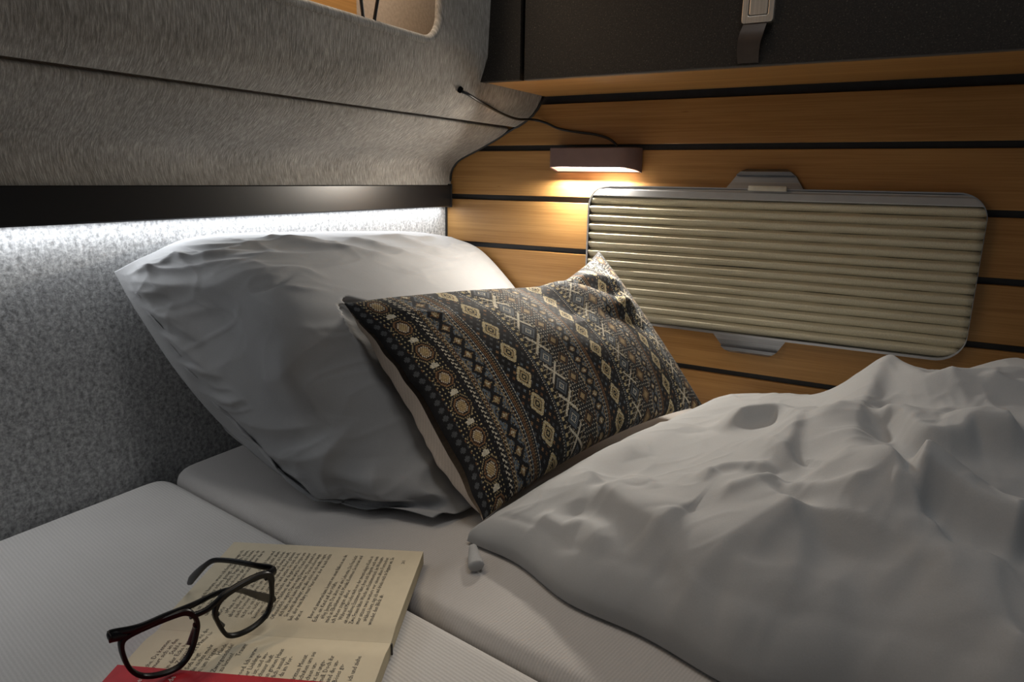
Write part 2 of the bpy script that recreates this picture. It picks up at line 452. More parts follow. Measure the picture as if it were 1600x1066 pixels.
bm = bmesh.new(); prev = None
for x0, x1, y, z in rows:
    cur = [bm.verts.new(p) for p in ((x0, y, z), (x1, y, z), (x1, y + .0016, z), (x0, y + .0016, z))]
    if prev:
        for k in range(4): bm.faces.new((prev[k], prev[(k + 1) % 4], cur[(k + 1) % 4], cur[k]))
    else: bm.faces.new(cur)
    prev = cur
bm.faces.new(prev[::-1])
so = bm_obj('leather_strap', bm, M['strap'], c0, True, 40)

# ------------------------------------------------------------------ reading lamp
l0 = empty('reading_lamp', (.31, -.015, .38)); tag(l0, 'small mauve reading lamp with black cable on the wood slats', 'lamp')
LX0, LX1, LD = .2345, .3885, .032
def plan(ins):
    p = [(LX0 + ins, -.0005)]
    for a in range(0, 91, 15): p.append((LX0 + .006 - (.006 - ins * .8) * math.cos(math.radians(a)), -LD + .006 - (.006 - ins * .8) * math.sin(math.radians(a))))
    for a in range(0, 91, 10):
        p.append((LX1 - .030 + (.030 - ins) * math.sin(math.radians(a)), -LD + .028 - (.028 - ins) * math.cos(math.radians(a))))
    p.append((LX1 - ins, -.0005)); return p
bm = bmesh.new()
po = plan(0); pi_ = plan(.0022)
zb = lambda y, z0=.3778, k=.25: z0 + (-y) * k
top = [bm.verts.new((x, y, .4172)) for x, y in plan(.0012)]; t2 = [bm.verts.new((x, y, .4160)) for x, y in po]
bo = [bm.verts.new((x, y, zb(y))) for x, y in po]; bi = [bm.verts.new((x, y, zb(y))) for x, y in pi_]; bu = [bm.verts.new((x, y, zb(y) + .005)) for x, y in pi_]
n = len(po)
bm.faces.new(top); bm.faces.new(bu)
for i in range(n):
    j = (i + 1) % n
    for A, B in ((top, t2), (t2, bo), (bo, bi), (bi, bu)): bm.faces.new((A[i], A[j], B[j], B[i]))
bm_obj('lamp_housing', bm, M['mauve'], l0, True, 35)
bm = bmesh.new(); pd = plan(.0026)
a = [bm.verts.new((x, y, zb(y) + .0012)) for x, y in pd]; b = [bm.verts.new((x, y, zb(y) + .0045)) for x, y in pd]
bm.faces.new(a); bm.faces.new(b)
for i in range(n): bm.faces.new((a[i], a[(i + 1) % n], b[(i + 1) % n], b[i]))
bm_obj('lamp_diffuser', bm, M['warm'], l0)
hole = at_x(721, 142, .199)
cp = [hole + np.array([-.01, .004, .002]), at_x(729, 146, .2065), at_x(742, 154, .2055), at_y(757, 163, -.168), at_y(783, 177, -.11), at_y(808, 186, -.055), at_y(833, 187, -.012), at_y(853, 192, -.006), at_y(873, 201, -.0045), at_y(900, 206, -.0045), at_y(930, 210, -.005), at_y(950, 216, -.008), at_y(962, 225, -.012), at_y(965, 231, -.014)]
bm = bmesh.new(); tube(bm, catmull(cp, 80), .0021, 8)
bm_obj('power_cable', bm, M['cord'], l0, True)
bm = bmesh.new(); h2 = at_x(720, 141, .199)
nrm = Vector((.82, 0, -.57)); tube(bm, [Vector(h2) - nrm * .004, Vector(h2) + nrm * .0006], .0045, 16)
bm_obj('cable_hole_disc', bm, M['hole'], ceil_root, True, 40)  # matt black disc: the dark inside of the cable hole as colour

# ------------------------------------------------------------------ window with pleated blind
WX0, WX1, WZ0, WZ1 = .3012, .8655, .1300, .3572
w0 = empty('window_1', (.58, -.006, .131)); tag(w0, 'wide rounded camper window with thin silver frame in the wood slat wall', kind='structure')
bm = bmesh.new(); ring_prism(bm, rrect(WX0, WX1, WZ0, WZ1, .036, 12), rrect(WX0 + .0028, WX1 - .0004, WZ0 + .0035, WZ1 - .0022, .0355, 12), -.013, -.0005)
fr = bm_obj('window_frame', bm, M['alu'], w0, True, 40)
bm = bmesh.new(); prism(bm, rrect(WX0 + .0025, WX1 - .0025, WZ0 + .0025, WZ1 - .002, .0335, 12), -.0035, -.0008)
bm_obj('dark_backing', bm, M['black'], w0)
def grip(name, sgn, xs, zb_, zt):
    # finger pull: dished trapezoid with a folded outer lip
    x0, x1, tx0, tx1 = xs
    g = bmesh.new()
    lev = [(0, -.0105), (.3, -.0075), (.66, -.0060), (.68, -.0125), (.86, -.0125), (1.0, -.007)]
    prev = None
    rows = []
    for t, y in lev:
        e = max(0, t - .78) * .035 * (1 if t > .8 else 0)
        xa = x0 + (tx0 - x0) * min(1, t * 1.05) + e; xb = x1 + (tx1 - x1) * min(1, t * 1.05) - e
        z = zb_ + (zt - zb_) * t
        rows.append([g.verts.new((xa, y, z)), g.verts.new((xb, y, z)), g.verts.new((xb, -.0004, z)), g.verts.new((xa, -.0004, z))])
    for A, B in zip(rows, rows[1:]):
        for k in range(4): g.faces.new((A[k], A[(k + 1) % 4], B[(k + 1) % 4], B[k]))
    g.faces.new(rows[0]); g.faces.new(rows[-1][::-1])
    return bm_obj(name, g, M['alu_mid'], w0)
def xz(u, v, y=-.006):
    p = at_y(u, v, y); return p[0], p[2]
ga = grip('finger_grip', 1, (xz(1136, 290)[0], xz(1256, 293)[0], xz(1158, 265)[0], xz(1238, 266)[0]), WZ1 - .0002, xz(1195, 264)[1])
gb = grip('finger_grip', -1, (xz(1114, 525)[0], xz(1228, 538)[0], xz(1132, 549)[0], xz(1208, 557)[0]), WZ0 + .0002, xz(1172, 554)[1])
b0 = empty('pleated_blind', (.58, -.008, .135)); tag(b0, 'closed cream pleated blind with silver top rail in the window', 'blind')
RZ = .3405
def span(z, ins=.0032):
    r = .0335; x0, x1, z0, z1 = WX0 + ins, WX1 - .0005, WZ0 + .004, WZ1 - .0026
    d = 0
    if z > z1 - r: d = r - math.sqrt(max(0, r * r - (z - (z1 - r)) ** 2))
    if z < z0 + r: d = r - math.sqrt(max(0, r * r - ((z0 + r) - z) ** 2))
    return x0 + d, x1 - d
NP = 14; z_lo = .1345; pitch = (RZ - z_lo) / NP
zz = []; yy = []
for k in range(NP):
    zt = RZ - k * pitch
    # steep bright upper facet, long lower facet, tight valley
    for q, y in ((0, -.0030), (.07, -.0040), (.24, -.0108), (.30, -.0122), (.38, -.0124), (.62, -.0100), (.86, -.0070), (.96, -.0036)):
        zz.append(zt - q * pitch); yy.append(y)
zz.append(z_lo); yy.append(-.0045)
NX = 60
P = np.zeros((len(zz), NX, 3))
for i, (z, y) in enumerate(zip(zz, yy)):
    a, b = span(z); xs = np.linspace(a, b, NX)
    P[i, :, 0] = xs; P[i, :, 1] = y + .0004 * vnoise(xs * 30, np.full(NX, i * .37)); P[i, :, 2] = z + .0005 * vnoise(xs * 9, np.full(NX, (i // 7) * 3.1))
me = sheet_mesh('pleated_shade', P)
ps = link('pleated_shade', me, M['shade'], b0)
md = ps.modifiers.new('thick', 'SOLIDIFY'); md.thickness = .0006; md.offset = 0
bm = bmesh.new(); rows = []
zz_ = np.linspace(RZ + .0005, .3500, 8)
rows = []
for z, y in [(RZ - .001, -.0045), (RZ - .001, -.0128)] + [(z, -.0137) for z in zz_] + [(.3520, -.0118), (.3540, -.0115), (WZ1 - .0029, -.0045)]:
    a, b = span(z, .0031); rows.append([bm.verts.new((x, y, z)) for x in np.linspace(a, b, 30)])
for A, B in zip(rows, rows[1:]):
    for i in range(29): bm.faces.new((A[i], A[i + 1], B[i + 1], B[i]))
rl = bm_obj('top_rail', bm, M['silver'], b0, True, 25)
tx0, tz1 = xz(1170, 291, -.017); tx1, tz0 = xz(1229, 300, -.017)
box('pull_tab', (tx0, -.0215, tz0 + .0005), (tx1, -.0135, tz1 + .001), M['tab'], b0, .0012, 2)

# ------------------------------------------------------------------ mattress cushions
def seam_y(x): return -.627 - .132 * (x - .0405)
def round_poly(poly, r, seg=7):
    out = []; n = len(poly)
    for i in range(n):
        p0, p, p1 = (np.array(poly[i - 1]), np.array(poly[i]), np.array(poly[(i + 1) % n]))
        a = (p0 - p) / np.linalg.norm(p0 - p); b = (p1 - p) / np.linalg.norm(p1 - p)
        s, e = p + a * r, p + b * r
        for t in np.linspace(0, 1, seg): out.append((1 - t) ** 2 * s + 2 * t * (1 - t) * p + t * t * e)
    return np.array(out)
def mattress(name, poly, z0, z1, r, mat, rc=.035):
    pts = round_poly(poly, rc)
    n = len(pts); t = np.roll(pts, -1, 0) - np.roll(pts, 1, 0); t /= np.linalg.norm(t, axis=1)[:, None] + 1e-9
    nin = np.stack([-t[:, 1], t[:, 0]], 1)
    bm = bmesh.new(); rings = []
    lev = [(0, z0)] + [(r * (1 - math.cos(math.radians(a))), z1 - r + r * math.sin(math.radians(a))) for a in range(0, 91, 10)] + [(r + .004, z1)]
    for ins, z in lev: rings.append([bm.verts.new((*(pts[i] + nin[i] * ins), z)) for i in range(n)])
    for A, B in zip(rings, rings[1:]):
        for i in range(n): bm.faces.new((A[i], A[(i + 1) % n], B[(i + 1) % n], B[i]))
    bm.faces.new(rings[-1]); bm.faces.new(rings[0][::-1])
    return bm_obj(name, bm, mat, None, True)
p1 = [(.010, -1.72), (1.6, -1.72), (1.6, seam_y(1.6) - .002), (.010, seam_y(.010) - .002)]
mt = mattress('mattress_cushion', p1, -.14, 0, .016, M['mat1'])
tag(mt, 'front mattress cushion in ribbed beige grey cloth under the open book', 'mattress', 'mattress cushions')
p2 = [(.004, seam_y(.004) + .003), (1.6, seam_y(1.6) + .003), (1.6, -.003), (.004, -.003)]
mt = mattress('mattress_cushion', p2, -.14, 0, .016, M['mat2'])
tag(mt, 'rear mattress cushion in beige grey cloth under pillow and duvet', 'mattress', 'mattress cushions')

# ------------------------------------------------------------------ big grey pillow
def build_pillow():
    g = lambda u, v, x: at_x(u, v, x)
    ctrl = [
        [(g(178, 425, .018)), (g(215, 490, .048)), (g(288, 597, .092)), (g(372, 688, .135)), (g(480, 765, .22)), (g(678, 814, .380))],
        [(g(232, 398, .016)), (g(300, 448, .085)), (g(385, 560, .155)), (g(460, 650, .215)), (g(560, 735, .29)), (.405, -.49, .012)],
        [(g(320, 368, .018)), (g(395, 415, .125)), (g(450, 486, .215)), (g(520, 590, .245)), (.325, -.43, .095), (.40, -.39, .012)],
        [(g(500, 362, .020)), (g(555, 402, .130)), (g(600, 462, .215)), (.262, -.30, .145), (.335, -.29, .085), (.40, -.27, .012)],
        [(g(640, 362, .022)), (g(690, 400, .105)), (g(738, 440, .165)), (.23, -.14, .145), (.31, -.14, .075), (.38, -.14, .012)],
        [(.020, -.012, .255), (.085, -.012, .235), (.150, -.010, .180), (.21, -.010, .115), (.28, -.010, .06), (.35, -.012, .015)],
    ]
    ctrl = np.array([[np.array(p, float) for p in r] for r in ctrl])
    n, k = 240, 200
    A = bicubic(ctrl, n, k)
    s = np.linspace(0, 1, n)[:, None] * np.ones((1, k)); t = np.linspace(0, 1, k)[None, :] * np.ones((n, 1))
    N = normals(A)
    if N[n // 2, k // 2] @ np.array([.6, -.5, .6]) < 0: N = -N
    H = np.zeros((n, k))
    edge = smooth01(np.minimum(np.minimum(s, 1 - s), np.minimum(t, 1 - t)) / .06)
    # folds fanning out from the free side and along the crest
    for pts, a, w1, w2 in PILLOW_FOLDS: H += crease(s, t, pts, a, w1, w2)
    wx = s + .05 * vnoise(s * 5, t * 5); wy = t + .05 * vnoise(s * 5 + 9, t * 5 + 4)
    H += .0028 * ridged(wx * 4 + wy * 2, wy * 7 - wx * 2) * (.4 + .6 * smooth01((.45 - t) / .3))
    H += .0018 * ridged(wx * 9 - wy * 5, wy * 10 + wx * 4) * (smooth01((.4 - t) / .3) + .3)
    H += .0030 * vnoise(s * 5 + 3, t * 4) + .0015 * ridged(wx * 5, wy * 14 + 3)
    # many short creases: across the crest and away from the free-side hem
    rs = np.random.default_rng(5)
    for _ in range(34):
        if rs.random() < .6: s0, t0, an, L_ = rs.uniform(.12, .92), rs.uniform(.03, .34), rs.uniform(-.2, 1.1), rs.uniform(.05, .16)
        else: s0, t0, an, L_ = rs.uniform(.015, .06), rs.uniform(.08, .85), rs.uniform(.5, 1.2), rs.uniform(.05, .14)
        d_ = np.array([math.cos(an), math.sin(an)]) * L_; b_ = rs.uniform(-.25, .25) * np.array([-d_[1], d_[0]])
        w_ = rs.uniform(.005, .011)
        H += crease(s, t, [(s0, t0), (s0 + d_[0] / 2 + b_[0], t0 + d_[1] / 2 + b_[1]), (s0 + d_[0], t0 + d_[1])], rs.uniform(.0012, .0032) * (1 if rs.random() < .75 else -1), w_, w_ * rs.uniform(1, 2), .35)
    # gathered cloth near the lower front corner
    cnr = np.exp(-((s / .16) ** 2 + ((1 - t) / .2) ** 2))
    H += cnr * .011 * np.sin(26 * (s * 1.2 + (1 - t) * .4) + 2 * vnoise(s * 9, t * 9))
    # flat stitched hem along the free side
    H *= np.maximum(edge, .55 * cnr)
    hem = np.exp(-((s - .035) / .012) ** 2) * smooth01(t / .1) * smooth01((1 - t) / .1); H -= .0012 * hem
    A = A + N * H[..., None]
    A[..., 0] = np.maximum(A[..., 0], .006); A[..., 1] = np.minimum(A[..., 1], -.006); A[..., 2] = np.maximum(A[..., 2], .0035)
    # far side: sags back to wall and bed
    e4 = smooth01(s / .4) * (np.minimum(1, 4 * (1 - s)) ** .6) * (np.minimum(1, 4 * t * (1 - t) * 1.3) ** .6)
    back = np.array([-.78, 0, -.62])
    B = A + back * (e4 * .15)[..., None]
    A = press(A, BV_B, -1, .008); A[..., 0] = np.maximum(A[..., 0], .005)
    B[..., 0] = np.clip(B[..., 0], .004, np.maximum(A[..., 0] - .001, .004)); B[..., 2] = np.maximum(B[..., 2], .003)
    me, _ = closed_mesh('bed_pillow', A, B)
    o = link('bed_pillow', me, M['linen'])
    bm = bmesh.new(); bm.from_mesh(me); bmesh.ops.recalc_face_normals(bm, faces=bm.faces); bm.to_mesh(me); bm.free()
    me.polygons.foreach_set('use_smooth', [True] * len(me.polygons))
    return o
PILLOW_FOLDS = [
    # (crest in (along, down), height, width left, width right)
    ([(.0, .03), (.08, .13), (.18, .20), (.32, .25), (.5, .27)], .009, .030, .05),
    ([(.01, .10), (.06, .16), (.13, .20)], .005, .012, .02),
    ([(.01, .17), (.06, .24), (.12, .33)], .006, .012, .02),
    ([(.01, .25), (.05, .31), (.09, .40)], .005, .010, .018),
    ([(.01, .33), (.05, .38), (.11, .42)], .004, .010, .016),
    ([(.01, .42), (.06, .48), (.13, .50)], .004, .012, .02),
    ([(.04, .04), (.14, .08), (.24, .07), (.34, .09)], .005, .012, .02),
    ([(.10, .03), (.18, .12), (.30, .17), (.40, .18)], .006, .014, .025),
    ([(.22, .05), (.30, .11), (.44, .13)], .005, .012, .022),
    ([(.30, .02), (.40, .08), (.54, .10), (.62, .09)], .005, .012, .022),
    ([(.36, .14), (.48, .19), (.62, .20)], .005, .014, .022),
    ([(.46, .03), (.53, .12), (.60, .20), (.70, .26)], .008, .016, .035),
    ([(.60, .02), (.65, .12), (.70, .21), (.80, .29)], .007, .014, .04),
    ([(.72, .02), (.78, .14), (.88, .22)], .006, .016, .03),
    ([(.66, .04), (.76, .06), (.88, .05)], .004, .012, .02),
    ([(.02, .50), (.12, .60), (.26, .66)], .006, .03, .05),
    ([(.02, .62), (.10, .70), (.24, .74)], .005, .02, .04),
    ([(.18, .45), (.30, .52), (.44, .50)], .004, .03, .05),
    ([(.03, .93), (.09, .82), (.20, .73), (.30, .70)], .010, .020, .035),
    ([(.06, .97), (.14, .87), (.24, .80)], .011, .018, .028),
    ([(.11, .98), (.19, .90), (.30, .86)], .009, .018, .028),
    ([(.02, .86), (.07, .78), (.10, .70)], .006, .014, .022),
]
# ------------------------------------------------------------------ patterned cushion
K = (.010, .010, .012); NV = (.016, .020, .030); G = (.075, .080, .085); LB = (.13, .16, .19); T = (.34, .26, .14); Y = (.50, .41, .22); BR = (.15, .075, .034); W = (.62, .57, .45); O = (.26, .15, .07)
def z_border(i, x, w):
    r = i % 6
    if x < 2: return K
    if x < 6: return G if (r in (1, 2, 3, 4) and not (r in (1, 4) and x in (2, 5))) else K
    if x < 8: return K
    if x < 10: return (BR if (i // 4) % 2 else G) if i % 4 < 2 else K
    return (W if (i + x) % 3 == 0 else LB) if x < w - 1 else K
def z_oval(i, x, w):
    p = 23; dy = (i % p) - p // 2; dx = x - w / 2 + .5
    d = math.hypot(dx / (w * .42), dy / 8.6)
    ck = (i + x) % 2
    if d < .40: return (Y if ck else O)
    if d < .52: return W if ck else BR
    if d < .64: return K
    if d < .80: return O if ck else BR
    if d < .92: return K
    if d < 1.06: return T if ck else K
    dy2 = ((i + p // 2) % p) - p // 2
    if (abs(dx) < 1.2 and abs(dy2) < 3.2) or (abs(dy2) < 1.2 and abs(dx) < 3.2): return W
    if (i % 3 == 0) and (x % 3 == 0): return Y
    return K
def z_check(i, x, w):
    if x < 3: return K if (i % 5 or x != 1) else G
    if x < 7: return W if ((i // 2) + (x - 3) // 2) % 2 == 0 and (i % 2 or x % 2) else K
    if x < 9: return K if i % 2 else G
    return (T if (i + x) % 3 == 0 else (BR if (i + x) % 3 == 1 else K))
def hsh(i, x): return (i * 73 + x * 151 + (i * x) % 17 * 29) % 97 / 97.0
def z_zig(i, x, w, p=13, fill=T):
    dy = abs((i % p) - (p - 1) / 2); dx = abs(x - w / 2 + .5)
    m_ = dx / (w * .33) + dy / (p * .5); h = hsh(i, x)
    if abs(m_ - 1) < .17: return K if h < .8 else NV
    if m_ < .30: return W if h < .5 else fill
    if m_ < .62: return fill if h < .55 else BR
    if m_ <= .83: return K
    if dx > w * .40: return (W if i % 3 == 0 else K) if dx > w * .46 else (T if h < .5 else BR)
    return LB if h < .45 else (G if h < .7 else (T if h < .85 else K))
def z_stripe(i, x, w):
    c = x % 9
    return [K, (W if i % 3 == 0 else LB), K, (BR if i % 2 else O), (K if i % 3 else BR), (O if i % 2 else BR), K, (T if i % 2 else K), (G if i % 2 else K)][c]
def z_big(i, x, w, p=23):
    dy = (i % p) - p // 2; dx = x - w / 2 + .5
    k = w / 36.0
    m_ = max(abs(dx) / k * .86, abs(dy) * .86, (abs(dx) / k + abs(dy)) * .80)
    ck = (i + x) % 2
    if m_ < 1.3: return Y
    if m_ < 2.6: return K
    if m_ < 4.3: return Y if ck else T
    if m_ < 5.3: return K if (i + x) % 3 else BR
    if m_ < 8.4: return Y if (i + 2 * x) % 5 else W
    if m_ < 9.8: return K
    dy2 = ((i + p // 2) % p) - p // 2
    if abs(dx) < 2.2 and abs(dy2) < 2.2: return Y if abs(dx) + abs(dy2) < 3 else K
    a, b = i % 4, x % 4
    if (i // 4) % 2 == (x // 4) % 2 and a < 3 and b < 3 and not (a in (0, 2) and b in (0, 2)): return [BR, G, O, G, LB][((i // 4) * 3 + (x // 4) * 5) % 5]
    return K
def z_dots(i, x, w):
    if x == 1: return W if i % 2 else K
    if x in (3,): return LB if i % 3 else K
    if 4 < x < 8: return Y if i % 6 < 3 and not (x in (5, 7) and i % 6 in (0, 2) and False) else K
    return K
def z_cross(i, x, w, p=27):
    dy = (i % p) - p // 2; dx = x - w / 2 + .5
    h = p / 2
    m_ = abs(dx) / (w * .46) + abs(dy) / (h * .78)
    ck = (i + x) % 2
    dy2 = ((i + p // 2) % p) - p // 2
    if abs(abs(dx) - abs(dy2)) < 1.1 and abs(dx) < w * .36: return W
    if abs(dx) < 1.2 and abs(dy) < 1.2: return LB
    if m_ < .24: return K
    if m_ < .40: return W if ck else LB
    if m_ < .56: return K
    if m_ < .82: return LB if ck else G
    if m_ < 1.0: return K
    return (W if (i % 4 == 0 and x % 2 == 0) else (T if (i + x) % 6 == 0 else K))
def z_nest(i, x, w, p=18):
    dy = (i % p) - p // 2; dx = x - w / 2 + .5
    m_ = abs(dx) / (w * .5) + abs(dy) / (p * .5); ck = (i + x) % 2
    if m_ < .36: return Y if ck else O
    if m_ < .50: return T if ck else BR
    if m_ < .64: return K
    if m_ < .80: return O if ck else BR
    if m_ < .94: return K
    return W if (i % 3 == 0 and x % 3 == 0) else (G if (i + x) % 4 == 0 else K)
ZONES = [(z_border, 9), (z_oval, 21), (z_check, 11), (z_zig, 22), (z_stripe, 11), (z_big, 33), (z_dots, 9), (z_cross, 23), (z_nest, 18), (lambda i, x, w: z_zig(i, x, w, 11), 18), (z_stripe, 7), (lambda i, x, w: z_big(i, x, w, 22), 28), (z_dots, 8), (z_cross, 20), (z_nest, 17), (lambda i, x, w: z_zig(i, x, w, 11), 16), (z_stripe, 7), (z_big, 26), (z_dots, 8), (z_cross, 19), (z_nest, 16), (z_border, 9)]
NC = sum(w for _, w in ZONES); NR = 172
def cushion():
    BL = at_z(755, 814, .014); TL = at_z(536, 474, .222); TR = np.array(at_y(936, 392, -.030)); BRn = at_z(1098, 634, .030)
    n, k = NC + 1, NR + 1
    p = np.linspace(0, 1, n)[:, None] * np.ones((1, k)); q = np.linspace(0, 1, k)[None, :] * np.ones((n, 1))
    ax = ((TR + BRn) - (TL + BL)) / 2; ax /= np.linalg.norm(ax); ay = ((TL + TR) - (BL + BRn)) / 2; ay /= np.linalg.norm(ay)
    nz = np.cross(ax, ay); nz /= np.linalg.norm(nz)
    P = (BL * ((1 - p) * (1 - q))[..., None] + BRn * (p * (1 - q))[..., None] + TL * ((1 - p) * q)[..., None] + TR * (p * q)[..., None])
    # pulled-in sides between the four pointed corners
    sag = np.interp(p, [0, .12, .35, .6, .75, .9, 1], [0, .006, .021, .042, .040, .020, 0])
    P = P - ay * (sag * q ** 1.6)[..., None]
    P = P + ay * (.020 * 4 * p * (1 - p) * (1 - q) ** 2)[..., None]
    P = P + ax * (.022 * 4 * q * (1 - q) * (1 - p) ** 3)[..., None] - ax * (.006 * 4 * q * (1 - q) * p ** 3)[..., None]
    wob = .0012 * np.sin(q * 31 + 2 * np.sin(q * 9)) * (1 - p) ** 8
    P = P + ax * wob[..., None]
    ep = np.clip(4 * p * (1 - p), 0, 1); eq = np.clip(4 * q * (1 - q), 0, 1)
    H = .052 * ep ** .5 * eq ** .55
    # a soft diagonal dent from the sagging top edge, with ridges beside it
    D = np.zeros_like(H)
    for pts, a, w1, w2 in [([(.60, 1.02), (.70, .86), (.82, .70), (.9, .58)], .016, .045, .07), ([(.68, 1.0), (.78, .80), (.88, .66)], -.018, .05, .05),
                           ([(.74, 1.0), (.86, .84), (.95, .72)], .010, .04, .06), ([(.52, .98), (.56, .8), (.6, .62)], -.006, .06, .08),
                           ([(.70, .66), (.84, .52), (.92, .42)], -.007, .05, .05), ([(.3, .98), (.34, .8)], -.004, .05, .05), ([(.05, .9), (.2, .8)], .004, .04, .06)]:
        D += crease(p, q, pts, a, w1, w2, .2)
    H = H + D * np.minimum(1, ep * 2.5) * np.minimum(1, eq * 4 + .25)
    H += .0025 * vnoise(p * 7, q * 5) * ep * eq
    A = P + nz * H[..., None]
    A[..., 2] = np.maximum(A[..., 2], .004)
    root = empty('lumbar_cushion', tuple((BL + BRn) / 2)); tag(root, 'patterned black and tan woven lumbar cushion leaning on the grey pillow', 'cushion')
    me = sheet_mesh('patterned_front', A)
    cols = np.zeros((NC, NR, 4), np.float32); cols[..., 3] = 1
    x0 = 0
    jit = rng.normal(1, .13, (NC, NR))
    for fn, w in ZONES:
        for x in range(w):
            for i in range(NR):
                cols[x0 + x, i, :3] = np.array(fn(NR - i, x, w)) * max(.5, jit[x0 + x, i])
        x0 += w
    att = me.color_attributes.new('yarn', 'FLOAT_COLOR', 'CORNER')
    att.data.foreach_set('color', np.repeat(cols.reshape(-1, 4), 4, axis=0).ravel())
    f = link('patterned_front', me, M['kilim'], root)
    # cream back panel, fuller at the edges
    n2, k2 = 90, 60
    ii = np.linspace(0, n - 1, n2).astype(int); jj = np.linspace(0, k - 1, k2).astype(int)
    PB = P[np.ix_(ii, jj)]; p2 = p[np.ix_(ii, jj)]; q2 = q[np.ix_(ii, jj)]
    ep = np.clip(4 * p2 * (1 - p2), 0, 1); eq = np.clip(4 * q2 * (1 - q2), 0, 1)
    HB = .050 * ep ** .38 * eq ** .5
    out = .026 * np.exp(-((p2 - .05) / .045) ** 2) * np.minimum(1, eq * 1.3) ** .8 * (.6 + .8 * (1 - q2))
    HB += .0035 * ep ** .4 * np.sin(q2 * 60 + 3 * vnoise(q2 * 7, p2 * 3)) * np.exp(-p2 / .08)
    B = PB - nz * HB[..., None] - ax * out[..., None]
    B[..., 2] = np.maximum(B[..., 2], .004)
    me = sheet_mesh('plain_back', B, None, True)
    b = link('plain_back', me, M['cream'], root); b['label'] = 'cream ribbed back panel'
    CUSH['front'], CUSH['back'] = A, B
    return root
CUSH = {}
cushion()


from mathutils.bvhtree import BVHTree
def grid_bvh(P):
    n, k = P.shape[:2]; idx = np.arange(n * k).reshape(n, k)
    f = np.stack([idx[:-1, :-1].ravel(), idx[1:, :-1].ravel(), idx[1:, 1:].ravel(), idx[:-1, 1:].ravel()], 1)
    return BVHTree.FromPolygons([Vector(p) for p in P.reshape(-1, 3)], [tuple(int(q) for q in r) for r in f])
BV_F, BV_B = grid_bvh(CUSH['front'][::4, ::4]), grid_bvh(CUSH['back'])
def press(P, bv, sign, gap):
    """keep cloth on its own side of the cushion (sign +1: the room side, -1: the wall side)"""
    Q = P.reshape(-1, 3)
    for i in range(len(Q)):
        x, y, z = Q[i]
        if y > -.01 or y < -.62 or x > .75 or z > .32: continue
        for dy, dz_ in ((0, 0), (.006, 0), (.012, 0), (-.006, 0), (0, .006), (0, -.006)):
            h = bv.ray_cast(Vector((.5 + sign * 1.5, y + dy, z + dz_)), Vector((-sign, 0, 0)))
            if h[0] is not None and (Q[i, 0] - h[0].x) * sign < gap and abs(Q[i, 0] - h[0].x) < .2: Q[i, 0] = h[0].x + sign * gap
    return Q.reshape(P.shape)
pw = build_pillow()
tag(pw, 'large grey cotton pillow leaning into the corner of the felt wall', 'pillow')

